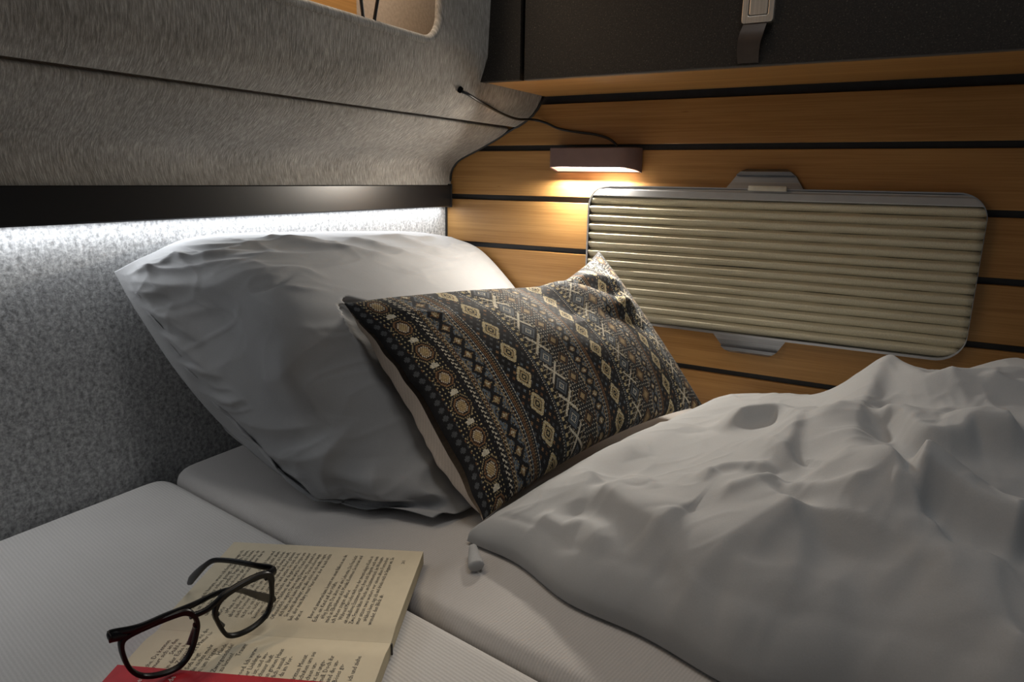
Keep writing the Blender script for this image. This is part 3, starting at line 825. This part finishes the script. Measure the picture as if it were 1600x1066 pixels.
# ------------------------------------------------------------------ duvet
def duvet():
    C0 = np.array([.428, -.572]); C1 = np.array([.588, -.012])
    nx, ny = 420, 300
    a = np.linspace(0, 1, nx)[:, None] * np.ones((1, ny)); b = np.linspace(0, 1, ny)[None, :] * np.ones((nx, 1))
    a2 = a ** 1.15
    fx = C0[0] + a2 * 1.10; fy = C0[1] - .235 * (fx - C0[0]); fy = fy + .010 * np.sin(fx * 16 + 1) * smooth01(a * 6) - .006 * np.sin(fx * 37)*smooth01(a*6)
    bx = C1[0] + a2 * 0.96; by = np.full_like(bx, -.010)
    X = fx * (1 - b) + bx * b; Yv = fy * (1 - b) + by * b
    # scattered heights
    pts = DUVET_H
    num = np.zeros_like(X); den = np.zeros_like(X)
    for px_, py_, h in pts:
        d2 = (X - px_) ** 2 + (Yv - py_) ** 2 + .0012; w = d2 ** -1.6; num += w * h; den += w
    Z = num / den
    big = np.zeros_like(X)
    for f in DUVET_FOLDS:
        h = crease(X, Yv, *f)
        if f[1] > .007: big += np.abs(h) ** 1.7          # wide folds meet in sharp valleys
        else: Z += h
    Z += big ** (1 / 1.7)
    rs = np.random.default_rng(21)
    for _ in range(64):              # short fine creases in the cotton
        x0, y0, an, L_ = rs.uniform(.46, 1.0), rs.uniform(-.62, -.04), rs.uniform(-1.2, 1.9), rs.uniform(.03, .10)
        d_ = np.array([math.cos(an), math.sin(an)]) * L_; b_ = rs.uniform(-.25, .25) * np.array([-d_[1], d_[0]]); w_ = rs.uniform(.0035, .008)
        Z += crease(X, Yv, [(x0, y0), (x0 + d_[0] / 2 + b_[0], y0 + d_[1] / 2 + b_[1]), (x0 + d_[0], y0 + d_[1])], rs.uniform(.0008, .0024) * (1 if rs.random() < .7 else -1), w_, w_ * rs.uniform(1, 2.2), .35)
    wx = X + .025 * vnoise(X * 9, Yv * 9); wy = Yv + .025 * vnoise(X * 9 + 7, Yv * 9 + 2)
    Z += .0022 * ridged(wx * 7 + wy * 5, wy * 9 - wx * 4) + .0016 * ridged(wx * 15 - wy * 9, wy * 13 + wx * 7) + .0035 * vnoise(X * 8 + 4, Yv * 8)
    Z += .0010 * ridged(wx * 34 + wy * 10, wy * 30 - wx * 16)
    ed = np.minimum(np.minimum(a2 * 1.0, (1 - a2) * 1.0), np.minimum(b * .56, (1 - b) * .4))
    prof = np.sqrt(np.clip(1 - (1 - np.clip(ed / .075, 0, 1)) ** 2, 0, 1))
    thin = np.sqrt(np.clip(1 - (1 - np.clip(ed / .012, 0, 1)) ** 2, 0, 1))
    Z -= .0016 * np.exp(-((ed - .020) / .0035) ** 2)
    Z = thin * .012 + prof * np.maximum(Z - .012, 0) + .004
    A = np.stack([X, Yv, Z], 2)
    B = A.copy(); B[..., 2] = .003
    A = press(A, BV_F, 1, .004); B[..., 0] = A[..., 0]
    A[0, :, 2] = A[-1, :, 2] = .004; A[:, 0, 2] = A[:, -1, 2] = .004
    me, _ = closed_mesh('duvet', A, B)
    bm = bmesh.new(); bm.from_mesh(me); bmesh.ops.recalc_face_normals(bm, faces=bm.faces); bm.to_mesh(me); bm.free()
    o = link('duvet', me, M['duvet'])
    tag(o, 'crumpled light grey cotton duvet heaped on the bed below the window', 'duvet')
    return o
def dz(u, v, z): p = at_z(u, v, z); return (p[0], p[1], z)
DUVET_H = [dz(735, 840, .020), dz(800, 900, .020), dz(950, 985, .022), dz(1130, 1050, .025), dz(820, 800, .045), dz(900, 745, .062), dz(1000, 700, .072), dz(1090, 668, .070), (.61, -.05, .050),
           dz(900, 880, .045), dz(1000, 930, .045), dz(1080, 830, .080), dz(1180, 760, .105), dz(1180, 900, .085), dz(1250, 1020, .070), dz(1200, 660, .095), (.69, -.08, .070), (.78, -.08, .115), (.92, -.08, .160), (1.05, -.1, .17), (1.3, -.1, .17),
           dz(1335, 690, .125), dz(1427, 725, .150), dz(1480, 860, .105), dz(1400, 960, .085), dz(1560, 960, .100), dz(1560, 680, .150), dz(1590, 830, .112), (1.0, -.5, .14), (1.2, -.5, .15), (1.5, -.5, .14), (.85, -.25, .165), (1.0, -.3, .17)]
def fp(z, *uv): return [tuple(at_z(u, v, z)[:2]) for u, v in uv]
DUVET_FOLDS = []
def base_h(x, y):
    num = den = 0
    for px_, py_, h in DUVET_H:
        w_ = ((x - px_) ** 2 + (y - py_) ** 2 + .0012) ** -1.6; num += w_ * h; den += w_
    return num / den
def fold(z, amp, wl, wr, pts, taper=.2, sharp=1.3):
    q = []
    for x, y in pts:
        zz_ = z
        for _ in range(14):          # settle the crest on the heap it belongs to
            p_ = at_z(680 + x / 1.739, 540 + y / 1.739, zz_)
            zz_ = .5 * zz_ + .5 * min(.2, base_h(p_[0], p_[1]) + max(0, amp) * .85)
        q.append(tuple(p_[:2]))
    DUVET_FOLDS.append((q, amp * .92, wl * 1.05, wr * 1.05, taper, sharp + .45))
# crest lines of the folds: height, width on the far / left side, width on the near / right side
fold(.16, .020, .018, .050, [(1180, 85), (1290, 82), (1400, 90), (1600, 82), (1720, 80)])
fold(.15, -.018, .020, .020, [(1260, 66), (1380, 58), (1500, 64)])
fold(.13, .028, .050, .018, [(1130, 260), (1150, 180), (1190, 100), (1270, 62)])
fold(.15, .030, .040, .012, [(1160, 182), (1260, 196), (1330, 240), (1420, 238), (1455, 208), (1530, 212), (1640, 224)], .12)
fold(.15, .024, .050, .040, [(1305, 312), (1230, 330), (1180, 385), (1140, 450), (1100, 520)])
fold(.15, .040, .050, .015, [(1285, 302), (1400, 368), (1500, 425), (1640, 470)], .12, 1.2)
fold(.13, .010, .050, .050, [(1305, 312), (1330, 450), (1335, 600), (1340, 780)])
fold(.12, .018, .030, .030, [(1140, 230), (1120, 300), (1060, 345), (980, 350)])
fold(.08, .022, .030, .011, [(770, 205), (860, 180), (940, 180), (1000, 200)])
fold(.08, .016, .011, .022, [(1000, 200), (965, 245), (950, 290), (960, 330)])
fold(.09, .006, .007, .010, [(850, 258), (920, 298), (970, 340), (1050, 362)])
fold(.08, .009, .012, .009, [(730, 375), (760, 342), (850, 332), (930, 350)])
fold(.08, .006, .010, .009, [(760, 420), (850, 400), (930, 372)])
fold(.09, .028, .020, .040, [(1010, 420), (900, 468), (800, 512), (700, 572), (645, 607)], .15, 1.2)
fold(.06, .022, .035, .015, [(430, 350), (470, 395), (560, 450), (630, 472), (700, 482)])
fold(.05, .014, .030, .020, [(380, 470), (470, 540), (570, 640), (690, 742)])
fold(.05, .020, .010, .030, [(640, 605), (675, 665), (695, 745)])
fold(.09, .007, .007, .010, [(950, 402), (1070, 436), (1190, 430)])
fold(.09, .016, .016, .030, [(1040, 430), (985, 540), (960, 640), (968, 670)])
fold(.10, .006, .010, .009, [(1170, 655), (1280, 612), (1370, 628), (1405, 690)])
fold(.10, .024, .018, .030, [(1470, 850), (1510, 785), (1600, 738), (1660, 720)])
fold(.05, .007, .010, .012, [(360, 470), (420, 500), (450, 560)])
fold(.05, .007, .010, .010, [(280, 440), (340, 480), (400, 490)])
fold(.05, .008, .012, .014, [(430, 335), (405, 390), (380, 450)])
fold(.04, .004, .010, .010, [(170, 575), (330, 690), (480, 768), (600, 790)])
fold(.08, .009, .030, .020, [(880, 640), (960, 700), (1000, 760), (1100, 800)])
fold(.05, .008, .016, .012, [(700, 800), (760, 860), (820, 900)])
fold(.10, .007, .010, .014, [(1220, 430), (1280, 450), (1330, 475)])
fold(.09, .006, .009, .009, [(840, 590), (960, 520), (1010, 480)])
fold(.09, .005, .008, .010, [(900, 360), (930, 400), (1000, 420)])
fold(.14, .006, .010, .010, [(1480, 120), (1560, 150), (1640, 150)])
fold(.12, .006, .010, .010, [(1010, 215), (1060, 230), (1110, 215)])
fold(.10, .010, .030, .030, [(1180, 700), (1260, 760), (1300, 860)])
fold(.07, .006, .009, .012, [(560, 520), (590, 570), (610, 600)])
fold(.06, .005, .008, .010, [(500, 360), (560, 380), (600, 420)])
fold(.06, .014, .014, .034, [(760, 600), (720, 680), (740, 780), (800, 850)])
fold(.08, .012, .030, .014, [(860, 560), (820, 650), (850, 740)])
fold(.09, .014, .016, .036, [(1110, 560), (1080, 660), (1100, 760), (1150, 860)])
fold(.10, .012, .034, .016, [(1400, 560), (1380, 660), (1420, 780)])
fold(.11, .014, .018, .034, [(1500, 560), (1480, 660), (1500, 740)])
fold(.08, .006, .010, .010, [(960, 760), (1020, 800), (1120, 820)])
fold(.06, .008, .012, .018, [(560, 640), (640, 720), (760, 780)])
fold(.07, .006, .009, .012, [(760, 700), (850, 690), (920, 720)])
fold(.09, .005, .008, .009, [(1240, 560), (1300, 540), (1390, 560)])
duvet_obj = duvet()
# folded corner of the duvet cover
bm = bmesh.new()
tube(bm, catmull([at_z(739, 855, .012), at_z(741, 868, .0095), at_z(743, 880, .0080), at_z(745, 887, .0070)], 20), list(np.interp(np.linspace(0, 1, 20), [0, .45, .85, 1], [.004, .0065, .0080, .0055])), 12, False, list(np.interp(np.linspace(0, 1, 20), [0, .5, .9, 1], [.004, .0055, .0065, .004])))
bm_obj('tucked_corner', bm, M['duvet'], duvet_obj, True)

# ------------------------------------------------------------------ open book
GR = at_z(610, 1004, .0125); GLp = at_z(262, 978, .0125); TRp = at_z(662, 861, .0150); TLp = at_z(354, 849, .0150)
ua = _n(((GLp - GR) + (TLp - TRp)) * np.array([1, 1, 0]))            # towards the head of the page
ub = np.array([ua[1], -ua[0], 0.0])
if ub @ (TRp - GR) < 0: ub = -ub                                      # gutter -> fore edge, reading direction
HGT = np.linalg.norm(GLp - GR) * .5 + np.linalg.norm(TLp - TRp) * .5; WID = (TRp - GR) @ ub
OB = np.array([GR[0], GR[1], 0.0]) + ua * ((TRp - GR) @ ua * .5)
bk = empty('open_book', tuple(OB + ua * HGT / 2)); tag(bk, 'open paperback book with cream pages lying on the front mattress', 'book')
def page_z(s):
    d = abs(s)
    return .0118 + .0032 * smooth01(d / .02) - .0008 * smooth01((d - .05) / .07)
def bpt(s, h, z): return OB + ub * s + ua * h + np.array([0, 0, z])
def block(name, s0, s1):
    bm = bmesh.new(); S_ = np.linspace(s0, s1, 26); rows = []
    for h in np.linspace(0, HGT, 12):
        rows.append([bm.verts.new(bpt(s, h, page_z(s))) for s in S_] + [bm.verts.new(bpt(s, h, .0016)) for s in S_[::-1]])
    n = len(rows[0])
    for A, B in zip(rows, rows[1:]):
        for i in range(n): bm.faces.new((A[i], A[(i + 1) % n], B[(i + 1) % n], B[i]))
    bm.faces.new(rows[0]); bm.faces.new(rows[-1][::-1])
    bmesh.ops.recalc_face_normals(bm, faces=bm.faces)
    me = bpy.data.meshes.new(name); bm.to_mesh(me); bm.free()
    me.materials.append(M['paper']); me.materials.append(M['edges'])
    o = link(name, me, None, bk)
    me.set_sharp_from_angle(angle=math.radians(40))
    for p in me.polygons:
        if abs(p.normal.z) < .6: p.material_index = 1
    return o
rb = block('right_page_block', .00005, WID); lb = block('left_page_block', -.00005, -WID)
cv = bmesh.new()
vs = [cv.verts.new(bpt(s, h, z)) for z in (.0004, .0015) for s, h in ((-WID + .002, .0015), (WID - .0015, .0015), (WID - .0015, HGT - .0015), (-WID + .002, HGT - .0015))]
for q in ((3, 2, 1, 0), (4, 5, 6, 7), (0, 1, 5, 4), (1, 2, 6, 5), (2, 3, 7, 6), (3, 0, 4, 7)): cv.faces.new([vs[i] for i in q])
bm_obj('book_cover', cv, M['red'], bk)
cv = bmesh.new()
tube(cv, [bpt(0, -.0006, .0015), bpt(0, -.0006, .0112)], .0009, 8)
bm_obj('spine_gap', cv, M['ink'], bk)
# red cover flap folded over the left page
fa = at_z(188, 1040, .0155); fb = at_z(500, 1066, .0155)
s_a = (fa - OB) @ ub; s_b = (fb - OB) @ ub
bm = bmesh.new(); rows = []
for h in np.linspace(-.001, HGT + .003, 12):
    k_ = np.clip((h - (fb - OB) @ ua) / ((fa - OB) @ ua - (fb - OB) @ ua), -.6, 1.1); se = s_b + (s_a - s_b) * k_
    S_ = np.linspace(se, -WID - .002, 12)
    rows.append([bm.verts.new(bpt(s, h, page_z(s) + .0009)) for s in S_] + [bm.verts.new(bpt(s, h, page_z(s) + .0003)) for s in S_[::-1]])
n = len(rows[0])
for A, B in zip(rows, rows[1:]):
    for i in range(n): bm.faces.new((A[i], A[(i + 1) % n], B[(i + 1) % n], B[i]))
bm.faces.new(rows[0]); bm.faces.new(rows[-1][::-1])
fl_ = bm_obj('cover_flap', bm, M['red'], bk); fl_['label'] = 'red cover flap'
def text_mesh(name, lines, size, origin_s, origin_h, parent, mat, pitch, lift, s_max=None, squeeze=1.0):
    """lines run from gutter to fore edge; next line lower on the page (towards -ua)"""
    bm = bmesh.new(); dg = bpy.context.evaluated_depsgraph_get()
    for li, (txt, ind) in enumerate(lines):
        if not txt: continue
        c = bpy.data.curves.new('t', 'FONT'); c.body = txt; c.size = size; c.resolution_u = 1; c.space_character = .96
        o = bpy.data.objects.new('t', c); COL.objects.link(o); dg.update()
        me = o.evaluated_get(dg).to_mesh()
        nv = len(bm.verts); bm.from_mesh(me); bm.verts.ensure_lookup_table()
        vs = bm.verts[nv:]
        x1 = max([v.co.x for v in vs] + [1e-6])
        sx = squeeze
        if s_max is not None and len(txt) > 34: sx = (s_max - ind) / x1
        for v in vs:
            s = origin_s + ind + v.co.x * sx; h = origin_h - li * pitch + v.co.y
            v.co = Vector(bpt(s, h, page_z(s) + lift))
        o.evaluated_get(dg).to_mesh_clear()
        bpy.data.objects.remove(o); bpy.data.curves.remove(c)
    me = bpy.data.meshes.new(name); bm.to_mesh(me); bm.free()
    return link(name, me, mat, parent, False)
R_LINES = [("das nur mit sich herum, wenn ich fertig bin, sage ich.", 0), ("da ist doch alles schon gesagt, denke ich dann.", 0), ("Was tue ich hier eigentlich, frage ich mich heute,", .004), ("und warum, wo wir doch noch gar nicht wissen, ob", 0), ("es das wirklich gibt, und wann und wie wir das je", 0), ("hier?«", 0), ("»Meine Frau war noch nie hier, sage ich leise und", .004), ("aber lieber sind wir alle zusammen und nicht allein", 0), ("nach Dernier gefahren, um dort die Kinder zu holen", 0), ("nicht so ein Laden, wo man nur schnell etwas kauft,", 0), ("Sie nickt, Herr Lehrer, ich habe den Brief gelesen", .004), ("kommen Sie bitte herein, und setzen Sie sich doch.", 0),
    ("»Aber sicher.« Ich mache mir da gar keine Sorgen um", .004), ("absolutistische Mädchen, aber das würde ich nach meiner", 0), ("Offensichtlich ungern Davon mag Davon nicht gesund zu", 0), ("»Ich habe auch keine Eltern mehr. Das ist schon lange.", .004), ("Sie merkt überhaupt, wie alles schön ist, ich wollte sagen,", .004), ("lieb, aber mein Baby muss Vater lieber, aber da auch nichts", 0), ("dran.«", 0), ("", 0), ("Bevor ich antworten kann, kommt von einem Balkon in uns die", .004), ("Ecke, ein Kind auf der Hüfte.", 0), ("»Hey, Juergen. Das ältere war eine Lehrerin«. Die Frau lacht", .004), ("mich an Elbeblumen »Ich Monika Kommen Sie herein und", 0), ("ich Ihnen zeigen alles.«", 0), ("Während Mercedes mich von der zweistöckigen Küche in", .004), ("ein makelloses Esszimmer führt, freut sich Sängerin euch mein", 0), ("Zwei Frauen falten Wäsche am Esszimmertisch. Im Wohnzim-", 0), ("mer sitzen zwei weitere vor einem alten Fernseher.", 0), ("»Hübsch hier«, sage ich und drücke mich zu Singapur um. Sie", .004), ("wendet den Blick ab.", 0)]
L_LINES = [("und dann die Leidensuche. Da kennen", .004), ("wir nichts mehr. Er klammert sich an den", 0), ("Stuhl.«", 0), ("Und wieder unter uns in der Ecke hervor", .004), ("Zwerggeschichten, und die Zeugenfächer, und die", 0), ("Anna und ihre Mutter. Anna und ihre Mutter hi-", 0), ("nein und Anna auf dem Sofa liegt", 0), ("unter einem, brauchen die nichts mehr", 0), ("weinen, die nichts wissen, um Fragen", 0), ("Hände.", 0), ("Zum eigenen Zwergenschule!", .004), ("darauf, etwas zu lernen!", 0), ("Traum!", 0), ("", 0), ("nach Englewood. Ich verw-", .004), ("war eine meiner Liebling-", 0), ("zugewachsen ist, und we-", 0), ("wurde. Ein Schauer läuft", 0), ("am großen grünen Haus", 0), ("ung ungefährlich aussah.", 0), ("dieses Schild da im Vor-", 0), ("", 0), ("Frau Bell, im dritten Monat", .004), ("Kinderschuhen um sei", 0), ("blütjährige. Sie schien un-", 0), ("fühlten Gesicht ist unge-", 0), ("wie Karamell. Doch ihr", 0), ("das Herz. Es sind die un-", 0), ("die viel zu viel Böses ge-", 0), ("", 0), ("nimmt, sage ich und ziehe", .004)]
PT = HGT * .83 / 31
tr_s = .018
text_mesh('page_text', R_LINES, .0052, .0165, HGT - .017, rb, M['ink'], PT, .00018, WID - .030)
text_mesh('page_text', [("201", 0)], .0045, WID - .024, .0135, rb, M['ink'], PT, .00018)
def right_align(lines, w): return lines
lt = []
text_mesh('page_text', [(t_, i_ + max(0, (.082 - .0025 * len(t_)))) for t_, i_ in L_LINES], .0052, -.096, HGT - .020, lb, M['ink'], PT, .00018)
text_mesh('flap_text', [("er", .0)], .006, s_a - .016, HGT - .024, fl_, M['whiteink'], PT, .0012)
text_mesh('flap_text', [("de", .0)], .006, s_a - .014, HGT - .046, fl_, M['whiteink'], PT, .0012)

# ------------------------------------------------------------------ glasses
GRm = np.array([[.2167, .0799, .973], [.9751, .0305, -.2197], [-.0472, .9963, -.0713]]); GT = np.array([.3626, -.8293, .0384])
def gp(x, y, z): return CAM + (GT + GRm @ (np.array([x, y, z]) / 1000.0) - CAM) * .977
e0 = empty('eyeglasses', tuple(gp(0, -20, 0))); tag(e0, 'black framed eyeglasses lying folded on the open book', 'glasses')
LEFT = [(-52.0, 8.0), (-47.7, 12.1), (-33.2, 14.5), (-18.9, 15.2), (-11.6, 14.0), (-6.4, 8.6), (-4.6, 2.6), (-5.2, -3.6), (-7.6, -13.6), (-11.8, -22.0), (-18.5, -26.6), (-29.7, -26.3), (-40.2, -22.2), (-46.9, -14.3), (-50.7, -3.2)]
RIGHT = [(12.4, 8.5), (16.4, 14.6), (28.6, 18.3), (42.3, 19.4), (52.2, 17.9), (55.6, 12.7), (56.9, 0.3), (55.9, -8.9), (52.3, -16.4), (42.8, -20.8), (32.0, -21.5), (23.5, -19.2), (19.0, -14.8), (14.3, -3.8), (11.8, 4.2)]
def bow(x): return -.0011 * (x - 3) ** 2
def smooth_loop(pts, n=64):
    p = np.array(pts + pts[:3]); c = catmull(p, 400)
    # keep one full turn between the 2nd and the wrapped 2nd point
    k = len(pts); per = 400 / (len(p) - 1)
    seg = c[int(per):int(per * (k + 1))]
    return seg[np.linspace(0, len(seg) - 1, n + 1).astype(int)[:-1]]
bm = bmesh.new(); loops = []
for P_, sgn in ((LEFT, -1), (RIGHT, 1)):
    lo = smooth_loop(P_, 60); c = lo.mean(0); loops.append(lo)
    out = []
    t = np.roll(lo, -1, 0) - np.roll(lo, 1, 0); t /= np.linalg.norm(t, axis=1)[:, None]
    nn = np.stack([t[:, 1], -t[:, 0]], 1)
    if ((lo - c) * nn).sum() < 0: nn = -nn
    rings = []
    for i in range(len(lo)):
        th = 3.1 + 1.6 * smooth01((lo[i, 1] - 5) / 10) ; q = lo[i]; o_ = q + nn[i] * th
        ring = []
        for (pp, z) in ((q, 1.6), (q + nn[i] * .5, 2.2), (o_ - nn[i] * .6, 2.2), (o_, 1.5), (o_, -1.8), (q, -1.8)):
            ring.append(bm.verts.new(gp(pp[0], pp[1], z + bow(pp[0]))))
        rings.append(ring)
    for i in range(len(rings)):
        A, B = rings[i], rings[(i + 1) % len(rings)]
        for k in range(6): bm.faces.new((A[k], A[(k + 1) % 6], B[(k + 1) % 6], B[k]))
def bar(pts, r, r2, up): tube(bm, [gp(*p) for p in catmull(pts, 24)], r / 1000, 10, False, r2 / 1000, GRm[:, 2] if up is None else up)
bar([(-8.5, 11.5, 0), (-2, 11.2, .4), (4, 12.2, .8), (9, 14.0, .4), (14, 16.5, 0)], 2.3, 2.0, None)
bar([(-50, 14.5, bow(-50)), (-56, 15.5, bow(-56) - .5), (-60.5, 15.0, bow(-58) - 2)], 4.0, 2.2, None)
bar([(52, 18.5, bow(52)), (57, 18.6, bow(57) - .5), (61.5, 18.8, bow(60) - 2)], 4.0, 2.2, None)
bar([(-4.5, 2, 0), (-3.4, -3, -3.5), (-5, -10, -5), (-8, -15, -3)], 1.6, 2.6, None)
bar([(11.8, 5, 0), (11.6, 0, -3.5), (14.5, -6, -5), (18, -11, -3)], 1.6, 2.6, None)
bm_obj('frame_front', bm, M['frame'], e0, True, 45)
for lo in loops:
    b_ = bmesh.new(); c = lo.mean(0)
    for z, fl in ((.5, 1), (-.7, 0)):
        vs = [b_.verts.new(gp(p[0], p[1], z + bow(p[0]))) for p in lo]; cc = b_.verts.new(gp(c[0], c[1], z + bow(c[0]) + .6))
        for i in range(len(vs)): b_.faces.new((vs[i], vs[(i + 1) % len(vs)], cc))
    bm_obj('lens', b_, M['glass'], e0, True)
def g_world(u, v, z): return at_z(u, v, z)
rt = [gp(61, 19, -4), gp(60, 20, -9), g_world(400, 884, .066), g_world(370, 878, .065), g_world(345, 875.5, .062), g_world(331, 877, .0585), g_world(318, 886, .050), g_world(305, 899, .036), g_world(294, 912, .0205)]
lt_ = [gp(-60, 16, -3), gp(-59, 17.5, -7), g_world(215, 981, .067), g_world(260, 962, .066), g_world(300, 946, .064), g_world(335, 929, .061), g_world(360, 921.5, .058), g_world(378, 923, .051), g_world(400, 930, .039), g_world(418, 935, .027), g_world(430, 938, .0205)]
for pts in (rt, lt_):
    bm = bmesh.new(); n = 60; c = catmull(pts, n); tt = np.linspace(0, 1, n)
    r = np.interp(tt, [0, .06, .5, .72, .86, .96, 1], [.0024, .0030, .0022, .0022, .0034, .0038, .0016]); r2 = np.interp(tt, [0, .5, .8, 1], [.0013, .0012, .0014, .001])
    tube(bm, c, list(r2), 10, False, list(r), (0, 0, 1))
    tp = bm_obj('temple', bm, M['frame'], e0, True)
for x, y in ((-57, 15), (58.5, 18.5)):
    bm = bmesh.new(); tube(bm, [gp(x, y - 2.2, -4.4), gp(x, y + 2.2, -4.4)], .0013, 8); bm_obj('hinge', bm, M['hinge'], e0, True)

# ------------------------------------------------------------------ elastic cords in the niche
for nm, (u0, v0, u1, v1), lab in (('elastic_cord', (540, -200, 569, 40), 'black elastic cord in the roof opening, nearer the left of the two'), ('elastic_cord', (622, -200, 583, 44), 'black elastic cord in the roof opening, nearer the dark cabinet')):
    bm = bmesh.new(); tube(bm, [at_x(u0, v0, .205), at_x(u1, v1, .213)], .0021, 8)
    co = bm_obj(nm, bm, M['cord'], None, True); tag(co, lab, 'cord', 'elastic cords across the roof opening')

# ------------------------------------------------------------------ lights
def area(name, loc, size, power, color, target=None, spread=180):
    l = bpy.data.lights.new(name, 'AREA'); l.shape = 'RECTANGLE'; l.size, l.size_y = size; l.energy = power; l.color = color; l.spread = math.radians(spread)
    o = bpy.data.objects.new(name, l); COL.objects.link(o); o.location = loc
    if target is not None:
        # long side (local Y) stays level along the van
        z = -(Vector(target) - Vector(loc)).normalized(); x = Vector((0, 1, 0)).cross(z).normalized(); y = z.cross(x)
        o.rotation_euler = Matrix((x, y, z)).transposed().to_euler()
    return o
a = area('led_strip_light', (.0140, -.72, .3105), (.007, 1.40), .53, (.94, .97, 1.0), (.018, -.72, .3105 - .13))
a = area('reading_lamp_light', ((LX0 + LX1) / 2 - .006, -.016, .3765), (.125, .018), 2.0, (1.0, .93, .82))
a.rotation_euler = (math.radians(-36), 0, 0)
a = area('niche_light', (.165, -.62, .74), (.05, .7), 1.0, (1.0, .80, .58), (.13, -.6, .4))
a = area('overhead_fill', (.78, -.58, 1.35), (.4, .4), 1.9, (1.0, .98, .95), (.72, -.56, 0))  # unseen fill light added above the bed to lift duvet and book
w = bpy.data.worlds.new('world'); scene.world = w; w.use_nodes = True
w.node_tree.nodes['Background'].inputs['Color'].default_value = (.86, .93, 1.0, 1); w.node_tree.nodes['Background'].inputs['Strength'].default_value = .034

vs_ = scene.view_settings
vs_.view_transform = 'Standard'; vs_.look = 'None'; vs_.gamma = 1.0; vs_.use_curve_mapping = False; vs_.exposure = 0.52
scene.cycles.max_bounces = 8; scene.cycles.use_denoising = True
